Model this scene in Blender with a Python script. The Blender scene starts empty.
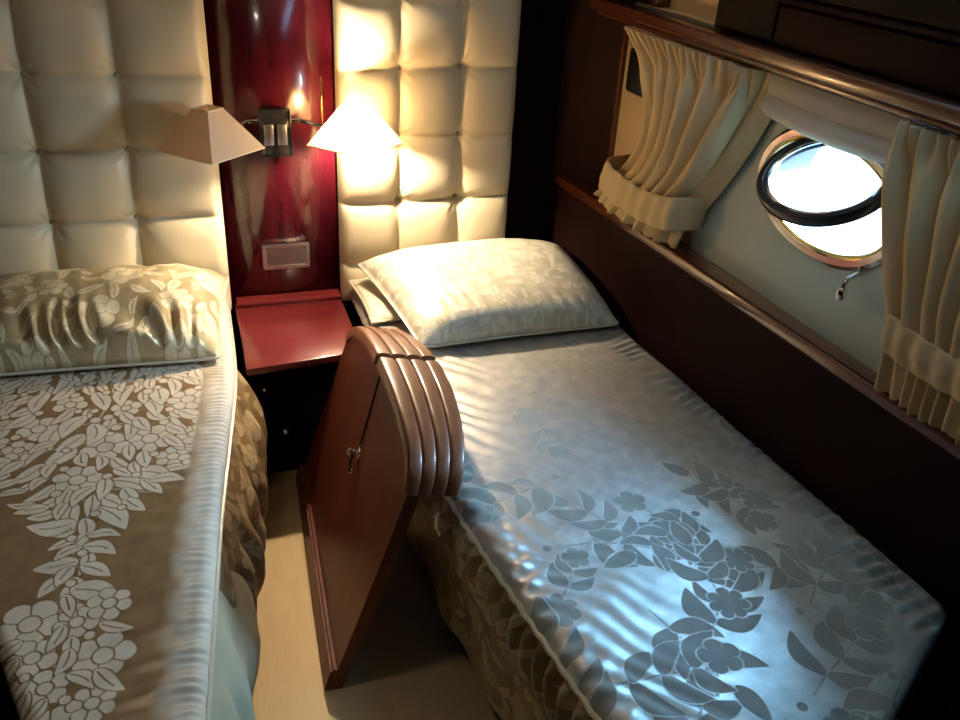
import bpy, bmesh, math, random
import numpy as np
from mathutils import Matrix, Vector, noise

random.seed(7)
rng = np.random.default_rng(11)
SC = bpy.context.scene
COL = SC.collection

# ------------------------------------------------------------------ helpers
def tag(o, label=None, cat=None, group=None, kind=None):
    if label: o['label'] = label
    if cat: o['category'] = cat
    if group: o['group'] = group
    if kind: o['kind'] = kind
    return o

def thing(name, loc, label, cat, group=None):
    group = group or {'bed': 'twin beds', 'bedspread': 'satin bedspreads', 'pillow': 'pillows at the bed heads', 'curtain': 'porthole curtains'}.get(cat)
    o = bpy.data.objects.new(name, None)
    COL.objects.link(o)
    o.location = loc
    o.empty_display_size = 0.05
    return tag(o, label, cat, group)

def link(name, me, mat, parent=None, smooth=True):
    o = bpy.data.objects.new(name, me)
    COL.objects.link(o)
    if mat: me.materials.append(mat)
    if smooth:
        me.polygons.foreach_set('use_smooth', [True] * len(me.polygons))
    if parent is not None:
        # vertices are authored in world space: undo the parents' offsets
        off = Vector((0, 0, 0)); p = parent
        while p is not None:
            off += p.location; p = p.parent
        me.transform(Matrix.Translation(-off))
        o.parent = parent
    else:
        # origin at the base of the thing
        n = len(me.vertices)
        co = np.empty(n * 3); me.vertices.foreach_get('co', co); co = co.reshape(-1, 3)
        c = Vector(((co[:, 0].min() + co[:, 0].max()) / 2, (co[:, 1].min() + co[:, 1].max()) / 2, co[:, 2].min()))
        me.transform(Matrix.Translation(-c)); o.location = c
    return o

def from_bm(name, bm, mat, parent=None, smooth=True, auto=35):
    me = bpy.data.meshes.new(name)
    bmesh.ops.recalc_face_normals(bm, faces=bm.faces[:])
    if smooth:
        for e in bm.edges:
            if len(e.link_faces) == 2 and e.calc_face_angle(0) > math.radians(auto):
                e.smooth = False
    bm.to_mesh(me); bm.free()
    return link(name, me, mat, parent, smooth)

def grid(name, P, mat, parent=None, attr=None, close_u=False, thick=0.0, flip=False):
    """P: (n, m, 3) array of points -> smooth quad sheet; attr: dict name->(n, m) floats."""
    n, m, _ = P.shape
    me = bpy.data.meshes.new(name)
    idx = np.arange(n * m).reshape(n, m)
    a = idx[:-1, :-1].ravel(); b = idx[:-1, 1:].ravel(); c = idx[1:, 1:].ravel(); d = idx[1:, :-1].ravel()
    F = np.stack([a, b, c, d] if not flip else [a, d, c, b], 1)
    if close_u:
        a = idx[:-1, -1]; b = idx[:-1, 0]; c = idx[1:, 0]; d = idx[1:, -1]
        F = np.vstack([F, np.stack([a, b, c, d] if not flip else [a, d, c, b], 1)])
    me.from_pydata(P.reshape(-1, 3).tolist(), [], F.tolist())
    if attr:
        for k, v in attr.items():
            at = me.attributes.new(k, 'FLOAT', 'POINT')
            at.data.foreach_set('value', np.asarray(v, dtype=np.float32).ravel())
    me.update()
    o = link(name, me, mat, parent)
    if thick:
        s = o.modifiers.new('thickness', 'SOLIDIFY'); s.thickness = thick; s.offset = -1
    return o

def bm_box(bm, lo, hi, bev=0.0, seg=2, M=None):
    r = bmesh.ops.create_cube(bm, size=1.0)
    vs = r['verts']
    lo = Vector(lo); hi = Vector(hi)
    for v in vs:
        v.co = Vector((lo[i] + (v.co[i] + .5) * (hi[i] - lo[i]) for i in range(3)))
    if bev > 0:
        es = list({e for v in vs for e in v.link_edges})
        rr = bmesh.ops.bevel(bm, geom=es, offset=bev, segments=seg, affect='EDGES', profile=.5)
        vs = list({v for f in rr['faces'] for v in f.verts} | {v for v in vs if v.is_valid})
    if M is not None:
        for v in vs: v.co = M @ v.co
    return vs

def box(name, lo, hi, mat, parent=None, bev=0.003):
    bm = bmesh.new(); bm_box(bm, lo, hi, bev); return from_bm(name, bm, mat, parent)

def bm_prism(bm, poly, z0, z1, bev=0.0, seg=2):
    """poly: list of (x, y), extruded z0..z1"""
    lo = [bm.verts.new((x, y, z0)) for x, y in poly]
    hi = [bm.verts.new((x, y, z1)) for x, y in poly]
    n = len(poly)
    fs = [bm.faces.new(lo[::-1]), bm.faces.new(hi)]
    for i in range(n):
        fs.append(bm.faces.new((lo[i], lo[(i + 1) % n], hi[(i + 1) % n], hi[i])))
    if bev > 0:
        es = list({e for f in fs for e in f.edges})
        bmesh.ops.bevel(bm, geom=es, offset=bev, segments=seg, affect='EDGES', profile=.5)

def prism(name, poly, z0, z1, mat, parent=None, bev=0.0):
    bm = bmesh.new(); bm_prism(bm, poly, z0, z1, bev); return from_bm(name, bm, mat, parent)

def bm_tube(bm, pts, r, seg=12, closed=False, caps=True):
    pts = [Vector(p) for p in pts]; n = len(pts); rings = []
    rad = r if isinstance(r, (list, tuple)) else [r] * n
    up = None
    for i, p in enumerate(pts):
        if closed: t = (pts[(i + 1) % n] - pts[i - 1])
        else: t = pts[min(i + 1, n - 1)] - pts[max(i - 1, 0)]
        t.normalize()
        if up is None:
            up = Vector((0, 0, 1)) if abs(t.z) < .9 else Vector((1, 0, 0))
        x = t.cross(up).normalized(); y = x.cross(t).normalized(); up = y
        rings.append([bm.verts.new(p + rad[i] * (math.cos(a) * x + math.sin(a) * y))
                      for a in (2 * math.pi * k / seg for k in range(seg))])
    for i in range(n if closed else n - 1):
        A = rings[i]; B = rings[(i + 1) % n]
        for k in range(seg):
            bm.faces.new((A[k], A[(k + 1) % seg], B[(k + 1) % seg], B[k]))
    if caps and not closed:
        bm.faces.new(rings[0][::-1]); bm.faces.new(rings[-1])

def tube(name, pts, r, mat, parent=None, seg=12, closed=False):
    bm = bmesh.new(); bm_tube(bm, pts, r, seg, closed); return from_bm(name, bm, mat, parent)

def bm_lathe(bm, prof, M, seg=24):
    """prof: list of (r, h) along local z"""
    rings = []
    for r, h in prof:
        if r < 1e-6: rings.append([bm.verts.new(M @ Vector((0, 0, h)))])
        else: rings.append([bm.verts.new(M @ Vector((r * math.cos(2 * math.pi * k / seg), r * math.sin(2 * math.pi * k / seg), h))) for k in range(seg)])
    for A, B in zip(rings[:-1], rings[1:]):
        for k in range(seg):
            k2 = (k + 1) % seg
            if len(A) == 1 and len(B) == 1: continue
            if len(A) == 1: bm.faces.new((A[0], B[k2], B[k]))
            elif len(B) == 1: bm.faces.new((A[k], A[k2], B[0]))
            else: bm.faces.new((A[k], A[k2], B[k2], B[k]))

def lathe(name, prof, M, mat, parent=None, seg=24):
    bm = bmesh.new(); bm_lathe(bm, prof, M, seg); return from_bm(name, bm, mat, parent)

def to_dir(loc, d):
    return Matrix.Translation(Vector(loc)) @ Vector(d).to_track_quat('Z', 'Y').to_matrix().to_4x4()

def fbm(x, y, z=0.0, s=1.0):
    """smooth noise arrays"""
    f = np.vectorize(lambda a, b: noise.noise(Vector((a * s, b * s, z))))
    return f(x, y)

def lerp_poly(pts, t):
    """pts list of (key, value...) sorted by key; piecewise linear with numpy"""
    pts = np.array(pts, float); k = pts[:, 0]
    if k[0] > k[-1]: pts = pts[::-1]; k = pts[:, 0]
    return [np.interp(t, k, pts[:, j]) for j in range(1, pts.shape[1])]

def smoothstep(a, b, x):
    t = np.clip((x - a) / (b - a), 0, 1); return t * t * (3 - 2 * t)

# ------------------------------------------------------------------ materials
def new_mat(name):
    m = bpy.data.materials.new(name); m.use_nodes = True
    nt = m.node_tree; b = nt.nodes['Principled BSDF']
    return m, nt, b

def N(nt, typ, **kw):
    n = nt.nodes.new(typ)
    for k, v in kw.items():
        if k in n.inputs.keys(): n.inputs[k].default_value = v
        else: setattr(n, k, v)
    return n

def ramp(nt, fac, stops):
    r = nt.nodes.new('ShaderNodeValToRGB')
    e = r.color_ramp.elements
    while len(e) < len(stops): e.new(.5)
    for el, (p, c) in zip(e, stops): el.position = p; el.color = (*c, 1) if len(c) == 3 else c
    nt.links.new(fac, r.inputs['Fac']); return r

def wood(name, dark, light, rough=.18, scale=6.0, axis='Z', coat=.6, spec=.5):
    m, nt, b = new_mat(name)
    tc = N(nt, 'ShaderNodeTexCoord'); mp = N(nt, 'ShaderNodeMapping')
    s = {'X': (.12, 1, 1), 'Y': (1, .12, 1), 'Z': (1, 1, .12)}[axis]
    mp.inputs['Scale'].default_value = tuple(q * scale for q in s)
    nt.links.new(tc.outputs['Object'], mp.inputs['Vector'])
    n1 = N(nt, 'ShaderNodeTexNoise', Scale=3.0, Detail=6.0, Roughness=.6, Distortion=.6)
    n2 = N(nt, 'ShaderNodeTexNoise', Scale=22.0, Detail=4.0)
    nt.links.new(mp.outputs[0], n1.inputs['Vector']); nt.links.new(mp.outputs[0], n2.inputs['Vector'])
    mx = N(nt, 'ShaderNodeMix', data_type='FLOAT'); mx.inputs[0].default_value = .35
    nt.links.new(n1.outputs['Fac'], mx.inputs[2]); nt.links.new(n2.outputs['Fac'], mx.inputs[3])
    r = ramp(nt, mx.outputs[0], [(.3, dark), (.7, light)])
    nt.links.new(r.outputs['Color'], b.inputs['Base Color'])
    b.inputs['Roughness'].default_value = rough
    b.inputs['Specular IOR Level'].default_value = spec
    b.inputs['Coat Weight'].default_value = coat; b.inputs['Coat Roughness'].default_value = .06
    return m

def plain(name, col, rough=.5, metal=0.0, spec=.5, bump=0.0, bscale=200.0, var=0.0):
    m, nt, b = new_mat(name)
    b.inputs['Base Color'].default_value = (*col, 1); b.inputs['Roughness'].default_value = rough
    b.inputs['Metallic'].default_value = metal; b.inputs['Specular IOR Level'].default_value = spec
    tc = N(nt, 'ShaderNodeTexCoord')
    n = N(nt, 'ShaderNodeTexNoise', Scale=bscale, Detail=3.0); nt.links.new(tc.outputs['Object'], n.inputs['Vector'])
    if var:
        r = ramp(nt, n.outputs['Fac'], [(.3, tuple(c * (1 - var) for c in col)), (.7, tuple(min(1, c * (1 + var)) for c in col))])
        nt.links.new(r.outputs['Color'], b.inputs['Base Color'])
    if bump:
        bp = N(nt, 'ShaderNodeBump', Strength=bump, Distance=.002)
        nt.links.new(n.outputs['Fac'], bp.inputs['Height']); nt.links.new(bp.outputs['Normal'], b.inputs['Normal'])
    return m

def damask_mat(name, ground, figure, g_rough=.34, f_rough=.62, g_metal=.35, edge=(.0, .0016)):
    """satin ground, matt woven figure; the woven figure is a per-point field in metres"""
    m, nt, b = new_mat(name)
    at = N(nt, 'ShaderNodeAttribute', attribute_name='weave')
    mr = N(nt, 'ShaderNodeMapRange'); mr.inputs['From Min'].default_value = edge[0] - .0008; mr.inputs['From Max'].default_value = edge[1]
    nt.links.new(at.outputs['Fac'], mr.inputs['Value'])
    tc = N(nt, 'ShaderNodeTexCoord')
    n = N(nt, 'ShaderNodeTexNoise', Scale=25.0, Detail=4.0); nt.links.new(tc.outputs['Object'], n.inputs['Vector'])
    g = ramp(nt, n.outputs['Fac'], [(.3, tuple(c * .82 for c in ground)), (.7, tuple(c * 1.15 for c in ground))])
    f = ramp(nt, n.outputs['Fac'], [(.3, tuple(c * .9 for c in figure)), (.7, tuple(min(1, c * 1.06) for c in figure))])
    mc = N(nt, 'ShaderNodeMix', data_type='RGBA')
    nt.links.new(mr.outputs[0], mc.inputs[0]); nt.links.new(g.outputs['Color'], mc.inputs[6]); nt.links.new(f.outputs['Color'], mc.inputs[7])
    nt.links.new(mc.outputs[2], b.inputs['Base Color'])
    def mixf(a, c, sock):
        q = N(nt, 'ShaderNodeMix', data_type='FLOAT'); q.inputs[2].default_value = a; q.inputs[3].default_value = c
        nt.links.new(mr.outputs[0], q.inputs[0]); nt.links.new(q.outputs[0], b.inputs[sock])
    mixf(g_rough, f_rough, 'Roughness'); mixf(g_metal, 0.0, 'Metallic')
    b.inputs['Specular IOR Level'].default_value = .5
    n2 = N(nt, 'ShaderNodeTexNoise', Scale=420.0, Detail=2.0); nt.links.new(tc.outputs['Object'], n2.inputs['Vector'])
    ad = N(nt, 'ShaderNodeMath', operation='ADD'); ml = N(nt, 'ShaderNodeMath', operation='MULTIPLY'); ml.inputs[1].default_value = .35
    nt.links.new(n2.outputs['Fac'], ml.inputs[0]); nt.links.new(ml.outputs[0], ad.inputs[0]); nt.links.new(mr.outputs[0], ad.inputs[1])
    bp = N(nt, 'ShaderNodeBump', Strength=.5, Distance=.0012)
    nt.links.new(ad.outputs[0], bp.inputs['Height']); nt.links.new(bp.outputs['Normal'], b.inputs['Normal'])
    return m

def cloth(name, col, transl=.0, rough=.85):
    m, nt, b = new_mat(name)
    b.inputs['Base Color'].default_value = (*col, 1); b.inputs['Roughness'].default_value = rough
    tc = N(nt, 'ShaderNodeTexCoord')
    n = N(nt, 'ShaderNodeTexNoise', Scale=600.0, Detail=2.0); nt.links.new(tc.outputs['Object'], n.inputs['Vector'])
    bp = N(nt, 'ShaderNodeBump', Strength=.25, Distance=.001)
    nt.links.new(n.outputs['Fac'], bp.inputs['Height']); nt.links.new(bp.outputs['Normal'], b.inputs['Normal'])
    if transl:
        t = N(nt, 'ShaderNodeBsdfTranslucent'); t.inputs['Color'].default_value = (*col, 1)
        mx = N(nt, 'ShaderNodeMixShader'); mx.inputs[0].default_value = transl
        out = nt.nodes['Material Output']
        nt.links.new(b.outputs[0], mx.inputs[1]); nt.links.new(t.outputs[0], mx.inputs[2]); nt.links.new(mx.outputs[0], out.inputs['Surface'])
    return m

def shade_mat(name):
    m, nt, b = new_mat(name)
    b.inputs['Base Color'].default_value = (.80, .72, .62, 1); b.inputs['Roughness'].default_value = .8
    t = N(nt, 'ShaderNodeBsdfTranslucent'); t.inputs['Color'].default_value = (.85, .66, .42, 1)
    tr = N(nt, 'ShaderNodeBsdfTransparent'); tr.inputs['Color'].default_value = (1, .9, .75, 1)
    m1 = N(nt, 'ShaderNodeMixShader'); m1.inputs[0].default_value = .42
    m2 = N(nt, 'ShaderNodeMixShader'); m2.inputs[0].default_value = .24
    nt.links.new(b.outputs[0], m1.inputs[1]); nt.links.new(t.outputs[0], m1.inputs[2])
    nt.links.new(m1.outputs[0], m2.inputs[1]); nt.links.new(tr.outputs[0], m2.inputs[2])
    nt.links.new(m2.outputs[0], nt.nodes['Material Output'].inputs['Surface'])
    return m

def glass_mat(name):
    m, nt, b = new_mat(name)
    tr = N(nt, 'ShaderNodeBsdfTransparent'); tr.inputs['Color'].default_value = (.86, .94, 1, 1)
    gl = N(nt, 'ShaderNodeBsdfGlossy', Roughness=.02)
    mx = N(nt, 'ShaderNodeMixShader')
    mx.inputs[0].default_value = .08
    nt.links.new(tr.outputs[0], mx.inputs[1]); nt.links.new(gl.outputs[0], mx.inputs[2])
    nt.links.new(mx.outputs[0], nt.nodes['Material Output'].inputs['Surface'])
    return m

def emit(name, col, s):
    m, nt, b = new_mat(name)
    b.inputs['Base Color'].default_value = (*col, 1)
    b.inputs['Emission Color'].default_value = (*col, 1); b.inputs['Emission Strength'].default_value = s
    return m

MAHOG = wood('red_lacquered_mahogany', (.040, .003, .007), (.095, .007, .014), rough=.2, coat=.6)
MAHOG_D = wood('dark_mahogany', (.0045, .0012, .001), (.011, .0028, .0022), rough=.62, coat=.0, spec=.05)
MAHOG_S = wood('shelf_mahogany', (.11, .012, .014), (.19, .022, .024), rough=.3, axis='X', coat=.5)
MAHOG_P = wood('panel_mahogany', (.085, .018, .008), (.16, .036, .015), rough=.42, axis='Z', coat=.05, spec=.3)
MAHOG_R = wood('rail_mahogany', (.095, .032, .013), (.18, .062, .026), rough=.38, axis='Y', coat=.15)
MAHOG_T = wood('trim_mahogany', (.06, .016, .008), (.12, .032, .015), rough=.24, axis='Y', coat=.35)
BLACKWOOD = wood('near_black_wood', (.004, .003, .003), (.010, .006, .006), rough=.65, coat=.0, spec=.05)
LEATHER = plain('cream_leather', (.64, .54, .36), rough=.42, bump=.12, bscale=350)
BUTTON = plain('button_leather', (.42, .33, .19), rough=.5)
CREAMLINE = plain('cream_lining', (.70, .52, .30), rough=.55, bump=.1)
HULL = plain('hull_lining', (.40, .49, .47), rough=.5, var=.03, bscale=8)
REVEAL = plain('shaded_reveal', (.07, .085, .12), rough=.4)  # lining colour darkened: shade inside the opening is painted in
FLOOR = wood('pale_floor', (.62, .45, .24), (.74, .56, .33), rough=.5, axis='Y', coat=.0)
CHROME = plain('chrome', (.80, .80, .82), rough=.12, metal=1.0)
STEEL = plain('brushed_steel', (.74, .70, .66), rough=.32, metal=1.0)
BRASS = plain('brass', (.80, .62, .22), rough=.2, metal=1.0)
BLACK = plain('black_plastic', (.012, .012, .014), rough=.25)
RUBBER = plain('black_rubber', (.012, .013, .018), rough=.3)
DARKGLASS = plain('smoked_plate', (.02, .02, .022), rough=.08, spec=.8)
SATIN = damask_mat('gold_damask', (.28, .175, .085), (.64, .57, .46), g_metal=.2)
SATIN_R = damask_mat('silver_damask', (.62, .58, .51), (.30, .285, .235), g_rough=.46, g_metal=.65, f_rough=.6)
PILLOW_L = damask_mat('gold_pillow_damask', (.44, .35, .20), (.62, .53, .36), g_rough=.3, g_metal=.3)
PILLOW_R = damask_mat('ivory_pillow_damask', (.60, .55, .42), (.70, .66, .54), g_rough=.42, g_metal=.2)
PIPING = plain('satin_piping', (.62, .56, .44), rough=.35, metal=.2)
DRAPE = damask_mat('brown_drape_damask', (.27, .17, .08), (.46, .34, .19), g_metal=.15)
MINT = plain('pale_green_sheet', (.42, .36, .23), rough=.6, bump=.3, bscale=60)
SHEET = plain('ivory_satin', (.72, .65, .48), rough=.45)
CURTAIN = cloth('cream_curtain', (.76, .60, .35), transl=.22)
BLIND = cloth('pale_blind', (.66, .60, .52), transl=.25)
MATTRESS = plain('mattress_ticking', (.45, .40, .32), rough=.9)
SHADE = shade_mat('card_shade')
GLASS = glass_mat('porthole_glass')
BULB_ON = emit('lit_bulb', (1, .81, .56), 4400.0)
BULB_OFF = plain('opal_bulb', (.8, .8, .78), rough=.2)
CEIL = plain('ceiling_lining', (.55, .50, .42), rough=.7)

# ------------------------------------------------------------------ damask figure
def leaf_field(x, y, L, W, curve, plain=False):
    t = np.clip(x / L, 0, 1)
    yc = y - curve * L * np.sin(np.pi * t) * .5
    w = W * np.sin(np.pi * np.clip(t, 0, 1) ** .75) ** .8
    f = w - np.abs(yc)
    f = np.where((x < 0) | (x > L), -np.hypot(np.maximum(np.maximum(-x, x - L), 0), np.abs(yc)) - .0001, f)
    if plain: return f
    rib = np.abs(yc) - .0012
    return np.where((t > .06) & (t < .72) & (W > .009), np.minimum(f, rib), f)

def flower_field(x, y, R, n, ph, plain=False):
    r = np.hypot(x, y); th = np.arctan2(y, x) + ph
    k = th * n / (2 * np.pi); fr = k - np.floor(k)
    rp = R * (.68 + .32 * np.sin(np.pi * fr) ** .6)
    f = rp - r
    gap = np.minimum(fr, 1 - fr) * 2 * np.pi / n * r - .0012
    if plain: return np.where(r > R * .55, np.minimum(f, gap + .0006), f)
    f = np.where(r > R * .32, np.minimum(f, gap), f)
    ring = np.abs(r - R * .34) - .0013
    f = np.minimum(f, ring)
    inner = np.abs(r - R * .66) - .0010
    return f

class Design:
    """motifs scattered on a plane: (kind, u, v, angle, size...)"""
    def __init__(s, plain=False): s.m = []; s.plain = plain
    def bouquet(s, u0, v0, du, dv, width, length, seed, dense=1.0):
        """hanging bouquet starting at (u0, v0), running along (du, dv)"""
        r = random.Random(seed); placed = []
        L = math.hypot(du, dv); ax = (du / L, dv / L); ac = (-ax[1], ax[0])
        def env(t): return width * (1.0 if t < .25 else max(.11, 1.0 - 1.8 * (t - .25)))
        def put(a, c, rad):
            for (pa, pc, pr) in placed:
                if (pa - a) ** 2 + (pc - c) ** 2 < ((pr + rad) * .76) ** 2: return False
            placed.append((a, c, rad)); return True
        def world(a, c): return u0 + ax[0] * a + ac[0] * c, v0 + ax[1] * a + ac[1] * c
        base = math.atan2(ax[1], ax[0])
        for k in range(int(900 * dense)):
            a = r.uniform(0, .62) * length; e = env(a / length); c = r.uniform(-.8, .8) * e
            R = r.uniform(.036, .060)
            if sum(1 for q in placed) < 12 and put(a, c, R):
                u, v = world(a, c); s.m.append(('f', u, v, r.uniform(0, 6), R, r.choice((5, 6, 7))))
        for k in range(int(2600 * dense)):
            a = r.uniform(-.03, 1.0) * length; t = max(0, a / length); e = env(t); c = r.uniform(-1, 1) * e
            Lf = r.uniform(.055, .105); W = Lf * r.uniform(.19, .27)
            spread = max(-1, min(1, c / max(e, .05)))
            ang = base + spread * 1.25 + r.uniform(-.5, .5)
            if put(a, c, Lf * .31):
                u, v = world(a, c)
                s.m.append(('l', u - math.cos(ang) * Lf / 2, v - math.sin(ang) * Lf / 2, ang, Lf, W, r.uniform(-.35, .35)))
        for k in range(int(900 * dense)):
            a = r.uniform(0, 1.0) * length; t = a / length; e = env(t); c = r.uniform(-1, 1) * e
            R = r.uniform(.010, .016)
            if put(a, c, R * 1.1):
                u, v = world(a, c); s.m.append(('b', u, v, 0, R))
        # stems: wandering centre line and side sprigs
        P = []
        for k in range(21):
            a = k / 20 * length * 1.02; P.append(world(a, .012 * math.sin(a * 23 + seed)))
        s.m.append(('s', P, .0022))
        for k in range(int(10 * dense)):
            a = r.uniform(.0, .75) * length; sg = r.choice((-1, 1)); e = env(a / length)
            s.m.append(('s', [world(a + q * .1 * e / width, sg * e * .8 * q - .0 * q) for q in np.linspace(0, 1, 8)], .0018))
        return s
    def sprig(s, u, v, ang, n, size, seed):
        r = random.Random(seed); P = []
        x, y, a = u, v, ang
        for k in range(n + 1):
            P.append((x, y))
            if k:
                for sg in (-1, 1):
                    Lf = size * r.uniform(.8, 1.2); la = a + sg * r.uniform(.6, 1.0)
                    s.m.append(('l', x, y, la, Lf, Lf * r.uniform(.18, .25), sg * .3))
            a += r.uniform(-.25, .25); x += math.cos(a) * size * .62; y += math.sin(a) * size * .62
        s.m.append(('s', P, .002))
        if r.random() < .6: s.m.append(('f', x, y, r.uniform(0, 6), size * .42, 5))
        else: s.m.append(('l', x, y, a, size, size * .24, 0))
        return s
    def field(s, U, V):
        F = np.full(U.shape, -.02)
        for m in sorted(s.m, key=lambda q: q[0] != 's'):
            if m[0] == 's':
                P = m[1]; us = [p[0] for p in P]; vs = [p[1] for p in P]
                sel = (U > min(us) - .01) & (U < max(us) + .01) & (V > min(vs) - .01) & (V < max(vs) + .01)
                if not sel.any(): continue
                u = U[sel]; v = V[sel]; d = np.full(u.shape, 1.0)
                for (a, b), (c, e) in zip(P[:-1], P[1:]):
                    l2 = (c - a) ** 2 + (e - b) ** 2 + 1e-12
                    t = np.clip(((u - a) * (c - a) + (v - b) * (e - b)) / l2, 0, 1)
                    d = np.minimum(d, np.hypot(u - a - t * (c - a), v - b - t * (e - b)))
                F[sel] = np.maximum(F[sel], m[2] - d); continue
            R = m[4] * 1.15
            sel = (np.abs(U - m[1]) < R) & (np.abs(V - m[2]) < R)
            if not sel.any(): continue
            x = U[sel] - m[1]; y = V[sel] - m[2]
            if m[0] == 'f': f = flower_field(x, y, m[4], m[5], m[3], s.plain)
            elif m[0] == 'b': f = m[4] * .8 - np.hypot(x, y)
            else:
                ca, sa = math.cos(m[3]), math.sin(m[3])
                f = leaf_field(x * ca + y * sa, -x * sa + y * ca, m[4], m[5], m[6], s.plain)
            F[sel] = np.maximum(f, np.minimum(F[sel], -f - .0026))
        return F

def allover(u0, u1, v0, v1, seed, flower=(.03, .05), leafs=(.04, .07)):
    D = Design(); r = random.Random(seed); placed = []
    for kind, tries in (('f', 250), ('l', 1800)):
        for k in range(tries):
            u = r.uniform(u0, u1); v = r.uniform(v0, v1)
            if kind == 'f': R = r.uniform(*flower); rad = R
            else: R = r.uniform(*leafs); rad = R * .36
            if all((a - u) ** 2 + (b - v) ** 2 > ((rad + q) * (.9 if kind == 'l' else 1.25)) ** 2 for a, b, q in placed):
                placed.append((u, v, rad))
                if kind == 'f': D.m.append(('f', u, v, r.uniform(0, 6), R, r.choice((5, 6, 7))))
                else:
                    a = r.uniform(0, 6.3)
                    D.m.append(('l', u - math.cos(a) * R / 2, v - math.sin(a) * R / 2, a, R, R * r.uniform(.17, .25), r.uniform(-.4, .4)))
    return D

# ------------------------------------------------------------------ camera
R3 = Matrix(((0.95, -0.107, 0.294), (-0.308, -0.479, 0.822), (0.053, -0.871, -0.488)))
f_px, W_px = 880.0, 960.0
CAM_Z = 1.7
def cam_setup():
    fw = Vector((0, 0, 1)); dn = Vector((385 - 480, 1930 - 360, 880)).normalized(); up = -dn
    y = 360 - ((150 - 480) * dn[0] + f_px * dn[2]) / dn[1]
    Y = Vector((150 - 480, y - 360, f_px)).normalized(); X = Y.cross(up)
    Rm = Matrix((X, Y, up))
    right = Rm @ Vector((1, 0, 0)); cup = Rm @ Vector((0, -1, 0)); back = Rm @ Vector((0, 0, -1))
    M = Matrix((( right.x, cup.x, back.x, 0), (right.y, cup.y, back.y, 0), (right.z, cup.z, back.z, CAM_Z), (0, 0, 0, 1)))
    cd = bpy.data.cameras.new('camera'); cd.sensor_width = 36; cd.lens = 36 * f_px / W_px; cd.clip_start = .02
    co = bpy.data.objects.new('camera', cd); COL.objects.link(co); co.matrix_world = M
    SC.camera = co
cam_setup()

# ------------------------------------------------------------------ room shell
YB = 2.62                       # face of the headboard wall
def WX(y): return 1.257 + (2.423 - y) * .0539        # hull side above the ledge
def LX(y): return 1.170 + (2.56 - y) * .0793         # hull side beside the berth
YF = -.75
tag(box('floor', (-1.2, YF - .1, -.06), (1.48, YB + .1, 0), FLOOR, bev=0), kind='structure')
tag(box('ceiling', (-1.25, YF - .12, 2.02), (1.50, YB + .12, 2.08), CEIL, bev=0), kind='structure')
tag(box('wall_back', (-1.2, YB, 0), (1.48, YB + .1, 2.02), MAHOG_D, bev=0), kind='structure')
tag(box('trim_4', (.05, YB - .002, .0), (.48, YB, 2.02), MAHOG, bev=0), kind='structure')
tag(box('wall_left', (-1.25, YF, 0), (-1.15, YB, 2.02), MAHOG_D, bev=0), kind='structure')
tag(box('wall_front', (-1.2, YF - .1, 0), (1.48, YF, 2.02), MAHOG_D, bev=0), kind='structure')
Y0, Y1 = .86, 2.405             # ends of the window bay
ZL, ZR = .83, 1.335             # ledge and head rail
bm = bmesh.new()
bm_prism(bm, [(LX(YF), YF), (LX(YB), YB), (1.46, YB), (1.50, YF)], 0, .795)
bm_prism(bm, [(1.150, YB), (WX(Y1 + .02), Y1 + .02), (WX(Y1), Y1), (1.46, Y1), (1.46, YB)], .795, 2.02)
bm_prism(bm, [(WX(YF), YF), (WX(Y0), Y0), (1.46, Y0), (1.50, YF)][::-1], .795, 2.02)
bm_prism(bm, [(WX(Y0) + .0, Y0), (WX(1.97) + .0, 1.97), (1.46, 1.97), (1.46, Y0)], ZR + .05, 2.02)
bm_prism(bm, [(WX(1.97) + .05, 1.97), (WX(Y1) + .05, Y1), (1.46, Y1), (1.46, 1.97)], ZR + .05, 2.02)
bm_prism(bm, [(WX(Y0) + .03, Y0), (WX(Y1) + .03, Y1), (1.46, Y1), (1.46, Y0)], .795, .828)
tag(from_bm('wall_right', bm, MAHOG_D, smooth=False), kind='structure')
# ledge board with a rounded nose
bm = bmesh.new()
def off_line(fx, d): return lambda y: fx(y) - d
bm_prism(bm, [(LX(YF) - .012, YF + .01), (LX(YB) - .012, YB - .002), (WX(YB) - .001, YB - .002), (WX(YF) - .001, YF + .01)], .796, ZL, bev=.009, seg=3)
tag(from_bm('trim_1', bm, MAHOG_T), kind='structure')
# head rail of the window bay: half-round moulding with a step
bm = bmesh.new()
for d, z0, z1 in ((.062, ZR + .018, ZR + .05), (.048, ZR, ZR + .02)):
    bm_prism(bm, [(WX(YF) - d, YF + .01), (WX(YB) - d, YB - .002), (WX(YB) - .001, YB - .002), (WX(YF) - .001, YF + .01)], z0, z1, bev=.008, seg=3)
tag(from_bm('trim_2', bm, MAHOG_T), kind='structure')
# upright at the far end of the bay
bm = bmesh.new()
bm_prism(bm, [(WX(Y1 + .018) - .014, Y1 + .018), (WX(Y1) - .014, Y1), (WX(Y1) + .025, Y1), (WX(Y1 + .018) + .025, Y1 + .018)], ZL, ZR, bev=.003)
tag(from_bm('trim_3', bm, MAHOG_T), kind='structure')

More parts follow.
